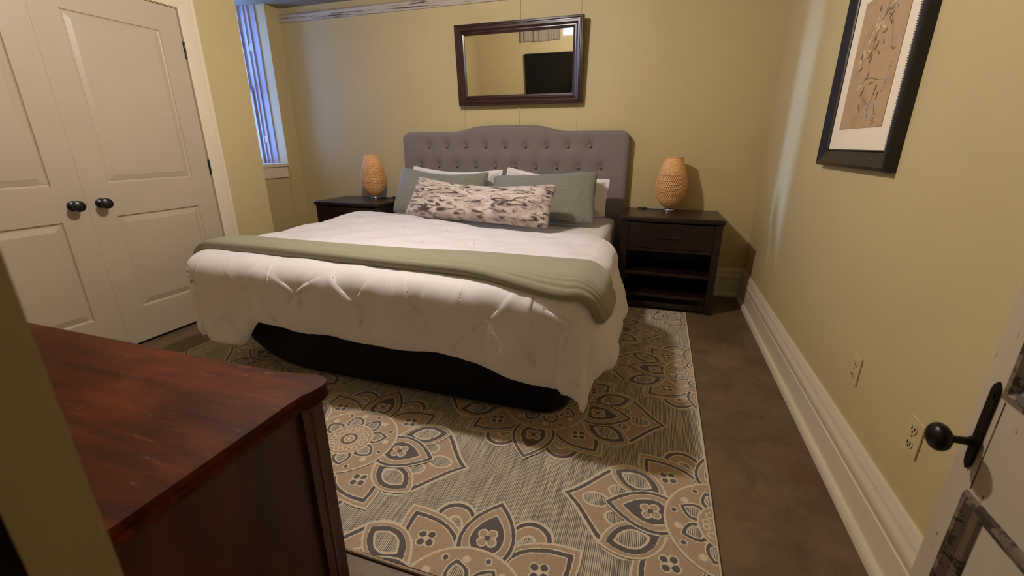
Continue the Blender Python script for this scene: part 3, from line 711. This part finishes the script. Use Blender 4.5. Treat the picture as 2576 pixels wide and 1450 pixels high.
# short hairs, part of the same cover
me = fur.data; nv = len(me.vertices); co = np.zeros(nv*3); me.vertices.foreach_get('co', co); co = co.reshape(-1, 3); nm = np.zeros(nv*3); me.vertices.foreach_get('normal', nm); nm = nm.reshape(-1, 3)
nf = 150*150; uvn = np.stack([np.linspace(-1, 1, 150)[:, None]*np.ones((1, 150))*.585, np.ones((150, 1))*np.linspace(-1, 1, 150)[None, :]*.165], -1).reshape(-1, 2)
pick = RNG.randint(0, nf, 26000); base = co[pick]+RNG.normal(0, .003, (26000, 3)); dirn = nm[pick]+RNG.normal(0, .25, (26000, 3))*.8+np.array([.15, -.1, -1.6]); dirn /= np.linalg.norm(dirn, axis=1, keepdims=True)
base = co[pick]+RNG.uniform(-.0035, .0035, (26000, 1))*np.array([[1, 0, 0]])+RNG.uniform(-.001, .001, (26000, 1))*np.array([[0, 0, 1]])
side = np.cross(dirn, nm[pick]); side /= np.linalg.norm(side, axis=1, keepdims=True)+1e-9
L = RNG.uniform(.006, .012, (26000, 1)); A = base-side*.0006; B = base+side*.0006; C_ = base+dirn*L
hv = np.stack([A, B, C_], 1).reshape(-1, 3)
hm = bpy.data.meshes.new('fur_pile'); hm.from_pydata(hv.tolist(), [], [(3*i, 3*i+1, 3*i+2) for i in range(26000)])
ul_ = hm.uv_layers.new(name='UVMap'); ul_.data.foreach_set('uv', np.repeat(uvn[pick], 3, 0).astype(np.float32).ravel())
fp = link('fur_pile', hm, m_fur, fur); fp['kind'] = 'stuff'
# ================================================================ nightstands
def nightstand():
    r = empty('nightstand', (0, 0, 0))
    w, dp, H = .71, .50, .705
    x0, x1 = -w/2, w/2
    MB().box((x0, 0, H-.035), (x1, dp, H)).build('tabletop', m_ns, r, bevel=.010, seg=3)
    for x in (x0+.012, x1-.062):
        for y in (.012, dp-.062): MB().box((x, y, 0), (x+.05, y+.05, H-.035)).build('leg', m_ns, r, bevel=.003)
    MB().box((x0+.016, .062, .10), (x0+.034, dp-.062, H-.035)).build('side_panel', m_ns, r)
    MB().box((x1-.034, .062, .10), (x1-.016, dp-.062, H-.035)).build('side_panel', m_ns, r)
    MB().box((x0+.03, dp-.03, .10), (x1-.03, dp-.02, H-.035)).build('back_panel', m_ns, r)
    d = MB().box((x0+.064, .010, .478), (x1-.064, .035, H-.045)).box((x0+.07, .035, .49), (x1-.07, dp-.05, .60)).build('drawer', m_ns, r, bevel=.002)
    MB().box((-.085, -.004, .556), (.085, .010, .570)).build('handle', m_ns, d, bevel=.004)
    MB().box((x0+.064, .014, .452), (x1-.064, .05, .474)).build('rail', m_ns, r, bevel=.002)
    MB().box((x0+.03, .020, .268), (x1-.03, dp-.03, .292)).build('shelf', m_ns, r, bevel=.003)
    MB().box((x0+.03, .020, .098), (x1-.03, dp-.03, .124)).build('shelf', m_ns, r, bevel=.003)
    MB().box((x0+.062, .016, .022), (x1-.062, .040, .058)).build('rail', m_ns, r, bevel=.004)
    return r
def dup(root, loc, rz=0):
    r = root.copy(); COL.objects.link(r); r.location = loc; r.rotation_euler = (0, 0, rz)
    for ch in list(root.children):
        c = ch.copy(); COL.objects.link(c); c.parent = r
        for g in ch.children:
            d = g.copy(); COL.objects.link(d); d.parent = c
    return r
ns = nightstand(); ns.location = (.118, 3.27, 0)
tag(ns, 'dark espresso nightstand with one drawer standing between bed and right wall', 'nightstand', 'nightstands beside the bed')
ns2 = dup(ns, (-2.662, 3.285, 0)); tag(ns2, 'dark espresso nightstand half hidden behind the bed at the left by the window', 'nightstand', 'nightstands beside the bed')
# ---------------------------------------------------------------- lamps
LP = [(.040, .028), (.062, .045), (.088, .075), (.107, .115), (.1155, .160), (.116, .195), (.110, .240), (.099, .290), (.085, .335), (.072, .375), (.066, .405)]
def prof_r(z):
    zs = [p[1] for p in LP]; rs = [p[0] for p in LP]; i = min(max(int(np.searchsorted(zs, z))-1, 0), len(zs)-2)
    # catmull-rom
    p = [rs[max(i-1, 0)], rs[i], rs[i+1], rs[min(i+2, len(rs)-1)]]; t_ = (z-zs[i])/(zs[i+1]-zs[i])
    return .5*((2*p[1])+(-p[0]+p[2])*t_+(2*p[0]-5*p[1]+4*p[2]-p[3])*t_*t_+(-p[0]+3*p[1]-3*p[2]+p[3])*t_**3)
def lamp():
    r = empty('table_lamp')
    zb, zt = .028, .405; rows, cols = 27, 46
    b = MB(); hrow = (zt-zb)/rows
    for j in range(rows):
        z0 = zb+hrow*j; f = (j+.5)/rows; open_ = max(0, min(1, (f-.10)/.16))*max(.30, min(1, (1.0-f)/.35))
        for i in range(cols):
            a0 = 2*PI*(i+(.5 if j % 2 else 0))/cols; da = 2*PI/cols
            def P(s_, t_, off=0):
                a = a0+da*s_; z = z0+hrow*t_; rr = prof_r(min(max(z, zb), zt))+off; return (rr*math.cos(a), rr*math.sin(a), z)
            hw = .21*open_+.01; hh = .40*open_+.02
            outer = [(0, 0), (.5, 0), (1, 0), (1, .5), (1, 1), (.5, 1), (0, 1), (0, .5)]
            inner = [(.5-hw*.55, .5-hh*.6), (.5, .5-hh), (.5+hw*.55, .5-hh*.6), (.5+hw, .5), (.5+hw*.55, .5+hh*.6), (.5, .5+hh), (.5-hw*.55, .5+hh*.6), (.5-hw, .5)]
            vs = [P(*q, .0012*math.sin(PI*q[1])) for q in outer]+[P(*q, -.0012) for q in inner]
            b.add(vs, [(k, (k+1) % 8, 8+(k+1) % 8, 8+k) for k in range(8)])
    # rolled rim
    b.tube([(.066*math.cos(a), .066*math.sin(a), .405) for a in np.linspace(0, 2*PI, 40)], .0028, 6)
    sh = b.build('lamp_shade', m_bamboo, r, smooth=60, fix=False)
    q = MB(); q.lathe([(max(prof_r(z)-.007, .01), z) for z in np.linspace(.030, .402, 24)], 40, cap=False); q.build('inner_dark_sheet', m_bambin, sh, smooth=60, fix=False)  # added dark sheet behind the holes, coloured as the shaded inside
    q = MB(); q.lathe([(.010, .025), (.010, .12), (.024, .13), (.030, .155), (.024, .185), (.008, .198)], 20); q.build('bulb', m_bambin, r, smooth=50)
    q = MB(); q.lathe([(.036, 0), (.041, .003), (.042, .012), (.039, .018), (.024, .021), (.020, .030), (.030, .034)], 36); q.build('base', m_silver, r, smooth=40)
    return r
lampo = lamp()
ZN = .705
lampo.location = (.100, 3.655, ZN); tag(lampo, 'woven bamboo egg-shaped table lamp on the right nightstand', 'lamp', 'bamboo lamps on the nightstands')
c = MB(); c.tube([(-.036, .00, .006), (-.07, -.005, .006), (-.12, .012, .004), (-.17, .022, .010)], .0028, 8); c.build('cord', m_black, lampo, smooth=60)
c = MB(); c.tube([(-.165, .021, .010), (-.18, .024, .011), (-.20, .028, .012), (-.225, .033, .010)], [.004, .009, .009, .004], 10); c.tube([(-.225, .033, .010), (-.24, .06, .004), (-.22, .10, .004)], .0026, 8); c.build('cord_switch', m_black, lampo, smooth=60)
l2 = dup(lampo, (-2.600, 3.655, ZN)); tag(l2, 'woven bamboo egg-shaped table lamp on the left nightstand by the window', 'lamp', 'bamboo lamps on the nightstands')
for ch in l2.children:
    if ch.name.startswith('cord'): ch.rotation_euler = (0, 0, PI); ch.scale = (1, -1, 1)
# ================================================================ mirror (leaning forward, hung above the headboard)
mir = empty('wall_mirror', (-1.184, 3.806, 1.524)); mir.rotation_euler = (math.radians(5), 0, 0)
tag(mir, 'dark wood framed rectangular mirror tilted forward above the headboard', 'mirror')
mw, mh = 1.070, .612
def rect_frame(w, h, prof, mirror=1):
    """mitred frame in the xz plane; prof = [(inward offset, protrusion towards -y)]"""
    b = MB(); rings = []
    for o, d in prof: rings.append([(-w/2+o, -d, o), (w/2-o, -d, o), (w/2-o, -d, h-o), (-w/2+o, -d, h-o)])
    vs = [v for r in rings for v in r]
    b.add(vs, [(4*k+c, 4*k+(c+1) % 4, 4*k+4+(c+1) % 4, 4*k+4+c) for k in range(len(rings)-1) for c in range(4)]); return b
fr = rect_frame(mw, mh, [(.0, 0), (0, .058), (.003, .062), (.014, .064), (.020, .060), (.024, .060), (.028, .065), (.040, .064), (.052, .056), (.056, .052), (.062, .052), (.066, .046), (.078, .042), (.082, .036), (.082, 0), (0, 0)])
fr.build('frame', m_mfr, mir, smooth=25)
MB().box((-mw/2+.08, -.038, .08), (mw/2-.08, -.034, mh-.08)).build('mirror_glass', m_mirror, mir)
MB().box((-mw/2+.02, -.003, .02), (mw/2-.02, -.0005, mh-.02)).build('backing', m_black, mir)
# ================================================================ picture on the right wall
pic = empty('framed_picture', (XR, 2.13, 1.112)); pic.rotation_euler = (0, 0, -PI/2)
tag(pic, 'square floral print with white mat in a wide black frame on the right wall', 'picture')
pw, ph = .70, .765
fr = rect_frame(pw, ph, [(0, 0), (0, .030), (.004, .036), (.014, .038), (.050, .024), (.062, .020), (.066, .022), (.070, .018), (.070, .006), (0, .006)])
f_ = fr.build('frame', m_pfr, pic, smooth=25)
b = MB(); nb = 86
for k in range(nb):
    z = .068+(ph-.136)*k/(nb-1)
    for x in (-pw/2+.068, pw/2-.068): b.box((x-.0011, -.0238, z-.0013), (x+.0011, -.020, z+.0013))
for k in range(78):
    x = -pw/2+.07+(pw-.14)*k/77
    for z in (.068, ph-.068): b.box((x-.0011, -.0238, z-.0013), (x+.0011, -.020, z+.0013))
b.build('bead_trim', M_plain('bead_metal', (120, 112, 100), .4, .02, 20, 0, metal=.6), f_)
MB().box((-pw/2+.06, -.014, .06), (pw/2-.06, -.010, ph-.06)).build('mat', m_mat, pic)
t = NT('floral_print'); v = t.coord(); a = t.noise(v, 6, 6, .65, .5); b_ = t.noise(v, 24, 5, .7, .8); g = t.noise(v, 90, 3)
col = t.ramp(a, [(.32, lin((168, 134, 96))), (.5, lin((192, 158, 118))), (.68, lin((182, 152, 124)))])
col = t.mix(t.ramp(b_, [(.55, (0, 0, 0)), (.75, (.35, .35, .35))]), col, lin((150, 128, 116))); col = t.mix(t.math('MULTIPLY', g, .2), col, lin((140, 112, 80)))
m_print = t.set(col=col, rough=.75)
aw = .395; MB().box((-aw/2, -.0165, .150), (aw/2, -.013, .618)).build('print', m_print, pic)
# the print's pale blossoms and brown stems, flat on the sheet
m_ink = M_plain('print_stem', (142, 116, 84), .8, .2, 40, 0); m_bl = M_plain('print_blossom', (216, 194, 156), .8, .15, 60, 0); m_vi = M_plain('print_mauve', (186, 166, 152), .8, .15, 60, 0)
b = MB(); rr = random.Random(5); NS_ = [0]
def stroke(pts, w, mi, y=-.0168):
    NS_[0] += 1; y = -.0167-NS_[0]*.00002; pts = [(min(max(x, -.18), .18), min(max(z, .165), .605)) for x, z in pts]
    n = len(pts); vs = []
    for i, (x, z) in enumerate(pts):
        x0, z0 = pts[max(i-1, 0)]; x1, z1 = pts[min(i+1, n-1)]; L = math.hypot(x1-x0, z1-z0)+1e-9; ww = w*math.sin(PI*(i+.6)/(n+.2)); px, pz = -(z1-z0)/L*ww, (x1-x0)/L*ww
        vs += [(x+px, y, z+pz), (x-px, y, z-pz)]
    b.add(vs, [(2*i, 2*i+1, 2*i+3, 2*i+2) for i in range(n-1)], mi)
def curve(p0, p1, p2, p3, n=9): return bez(p0, p1, p2, p3, n)+[p3]
stem = curve((.05, .60), (-.02, .50), (-.06, .44), (-.02, .34))
stroke(stem, .0035, 0); stroke(curve((-.02, .52), (.06, .56), (.10, .50), (.12, .42)), .0025, 0); stroke(curve((.03, .58), (-.03, .46), (-.10, .42), (-.13, .33)), .0025, 0); stroke(curve((-.08, .30), (.0, .36), (.06, .30), (.12, .31)), .0025, 0); stroke(curve((-.06, .29), (-.02, .24), (.02, .26), (.05, .20)), .002, 0)
for k in range(26):
    cx, cz = rr.choice([(-.03, .50), (-.06, .44), (-.11, .37), (-.08, .30), (-.03, .55), (.02, .52), (-.10, .42)]); cx += rr.uniform(-.02, .02); cz += rr.uniform(-.03, .03); a = rr.uniform(0, 6.3); L = rr.uniform(.015, .03)
    stroke([(cx+L*q*math.cos(a), cz+L*q*math.sin(a)) for q in (0, .33, .66, 1)], .005, 1, -.0170)
for k in range(30):
    cx, cz = rr.choice([(.02, .20), (.05, .21), (.12, .34), (.13, .30), (.10, .18), (.08, .56)]); cx += rr.uniform(-.025, .025); cz += rr.uniform(-.025, .025); a = rr.uniform(0, 6.3); L = rr.uniform(.015, .035)
    stroke([(cx+L*q*math.cos(a), cz+L*q*math.sin(a)) for q in (0, .33, .66, 1)], .005, 2, -.0169)
for k in range(22):
    cx, cz = rr.uniform(-.12, .12), rr.uniform(.24, .58); a = rr.uniform(0, 6.3); L = rr.uniform(.02, .045)
    stroke([(cx+L*q*math.cos(a+q*.5), cz+L*q*math.sin(a+q*.5)) for q in (0, .25, .5, .75, 1)], .0035, 0, -.0171)
b.build('print_flowers', [m_ink, m_bl, m_vi], pic, fix=False)
# ================================================================ outlets
def outlet(name, y, z, dark):
    r = empty(name, (XR, y, z)); w, h = .072, .106
    MB().box((-.0055, -w/2, -h/2), (0, w/2, h/2)).build('cover_plate', m_cream, r, bevel=.0025)
    for s in (.022, -.022):
        q = MB(); poly = [(.0155*math.cos(a), s+.0145*math.sin(a)) for a in np.linspace(0, 2*PI, 20)[:-1]]; q.prism(poly, -.0078, -.005, 'x'); so = q.build('socket', m_cream, r)
        q = MB(); g = .0012 if not dark else .002
        for yy in (-.0062, .0062): q.box((-.0086, yy-g, s-.004), (-.0074, yy+g, s+.006))
        q.lathe([(.0018 if not dark else .003, -.0086), (.0018 if not dark else .003, -.0074)], 10, (0, 0, s-.009), 'x'); q.build('slots', m_slot, so)
    MB().lathe([(.003, -.0072), (.003, -.005)], 10, (0, 0, 0), 'x').build('screw', m_silver, r)
    return r
tag(outlet('wall_outlet', 1.690, .441, False), 'cream duplex outlet on the right wall, farther from the old door', 'outlet', 'outlets on the right wall')
tag(outlet('wall_outlet', 1.293, .441, True), 'cream duplex outlet on the right wall, nearer the old door knob', 'outlet', 'outlets on the right wall')
# ================================================================ dresser
DT = .78; dx0, dx1, dy0, dy1 = -2.10, -.548, YN+.012, .588
dr = empty('dresser', ((dx0+dx1)/2, (dy0+dy1)/2, 0)); tag(dr, 'worn mahogany dresser with a scuffed polished top against the near wall', 'dresser')
def top_outline(o=0.0):
    """shaped corners: a shallow hollow, then a rounded ear"""
    x0, x1, y0, y1 = dx0-o, dx1+o, dy0, dy1+o
    c = []
    # right front corner, running from the side towards the front
    c += [(x1-.012, y0), (x1-.012, y1-.16)]
    c += bez((x1-.012, y1-.16), (x1-.013, y1-.12), (x1-.015, y1-.085), (x1-.007, y1-.055), 8)
    c += bez((x1-.006, y1-.060), (x1+.006, y1-.020), (x1-.004, y1+.002), (x1-.040, y1+.0), 10)
    c += bez((x1-.040, y1), (x1-.075, y1-.002), (x1-.085, y1-.014), (x1-.13, y1-.014), 8)
    c += [(x1-.16, y1-.014)]
    l = [(x0+x1-x, y) for x, y in reversed(c)]
    return c+l
def slab(zs):
    b = MB(); rings = [[(x, y, z) for x, y in top_outline(o)] for o, z in zs]; n = len(rings[0]); vs = [p for r in rings for p in r]
    b.add(vs, [(i*n+k, i*n+(k+1) % n, (i+1)*n+(k+1) % n, (i+1)*n+k) for i in range(len(rings)-1) for k in range(n)]+[tuple(reversed(range(n))), tuple((len(rings)-1)*n+k for k in range(n))]); return b
o = slab([(-.012, DT-.034), (-.004, DT-.033), (-.001, DT-.028), (-.001, DT-.020), (-.005, DT-.0165), (-.005, DT-.014), (-.001, DT-.011), (0, DT-.006), (-.002, DT-.001), (-.005, DT)]).build('tabletop', m_dr, smooth=35); local(o, dr)
o = MB().box((dx0+.03, dy0+.005, .09), (dx1-.028, dy1-.04, DT-.034)).build('carcass', m_dr2); local(o, dr)
for x in (dx0+.018, dx1-.068):
    b = MB(); b.box((x, dy1-.072, 0), (x+.050, dy1-.022, DT-.034)).lathe([(.006, .05), (.006, DT-.05)], 10, (x+.046, dy1-.050, 0))
    local(b.build('post', m_dr2, smooth=30), dr)
    local(MB().box((x, dy0+.005, 0), (x+.05, dy0+.05, .10)).build('foot', m_dr2), dr)
# drawers on the front
for r_ in range(3):
    za = .13+r_*.205
    for c_ in range(2):
        xa = dx0+.10+c_*.68; d = local(MB().box((xa, dy1-.042, za), (xa+.66, dy1-.024, za+.19)).build('drawer', m_dr2, bevel=.004), dr)
        for kx in (.15, .51):
            q = MB(); q.lathe([(.009, 0), (.007, .008), (.014, .016), (.014, .022), (.004, .026)], 16, (xa+kx, dy1-.024, za+.095), 'y'); kb = q.build('drawer_knob', m_bronze, smooth=40); kb.parent = d; kb.matrix_parent_inverse = d.matrix_basis.inverted()
            kb.matrix_parent_inverse = Matrix.Identity(4)
# ================================================================ television and curtain, seen in the mirror
tv = empty('television', (-1.57, YN+.003, 1.27)); tag(tv, 'black flat television on the near wall, reflected in the mirror', 'television')
MB().box((-.61, .035, 0), (.61, .075, .655)).build('housing', m_black, tv, bevel=.004)
MB().box((-.60, .0755, .012), (.60, .077, .645)).build('screen', m_black_glass, tv)
MB().box((-.2, 0, .2), (.2, .035, .45)).build('wall_bracket', m_black, tv)
n = 120; xs_ = np.linspace(-2.235, -1.60, n); zz = np.linspace(2.088, 2.385, 14)
Pc = np.zeros((n, 14, 3))
ph_ = np.cumsum(.30+.22*np.sin(np.linspace(0, 17, n)))
for j, z in enumerate(zz):
    Pc[:, j, 0] = xs_+.012*np.sin(ph_*.8); Pc[:, j, 1] = YN+.045+(.022+.010*(1-j/13))*np.sign(np.sin(ph_))*np.abs(np.sin(ph_))**.4; Pc[:, j, 2] = z+(.006*np.sin(xs_*14) if j == 0 else 0)
cu = link('curtain_valance', grid_mesh('curtain_valance', Pc), m_curtain, None, smooth=180)
sd = cu.modifiers.new('thickness', 'SOLIDIFY'); sd.thickness = .003
tag(cu, 'short pleated grey curtain high on the near wall, reflected in the mirror', 'curtain')
b = MB(); b.tube([(-2.30, YN+.045, 2.400), (-1.02, YN+.045, 2.400)], .007, 10)
for x in (-2.28, -1.04): b.box((x-.006, YN, 2.385), (x+.006, YN+.045, 2.40))
tag(b.build('curtain_rod', m_black, smooth=60), 'thin black rod carrying the short grey curtain on the near wall', 'curtain rod')
# ================================================================ ceiling light (just above the frame), the room's lamp
cl = empty('ceiling_light', (LAMP[0], LAMP[1], ZC)); tag(cl, 'small flush ceiling light with a bare warm bulb above the bed', 'ceiling light')
q = MB(); q.lathe([(.075, 0), (.075, -.012), (.060, -.028), (.028, -.040), (.024, -.070), (.020, -.085)], 32); q.build('canopy', m_white, cl, smooth=40)
bmq = bmesh.new(); bmesh.ops.create_uvsphere(bmq, u_segments=20, v_segments=12, radius=LAMP_RADIUS)
for v_ in bmq.verts: v_.co.z += LAMP[2]-ZC
me = bpy.data.meshes.new('bulb'); bmq.to_mesh(me); bmq.free(); link('bulb', me, m_bulb, cl, smooth=180)
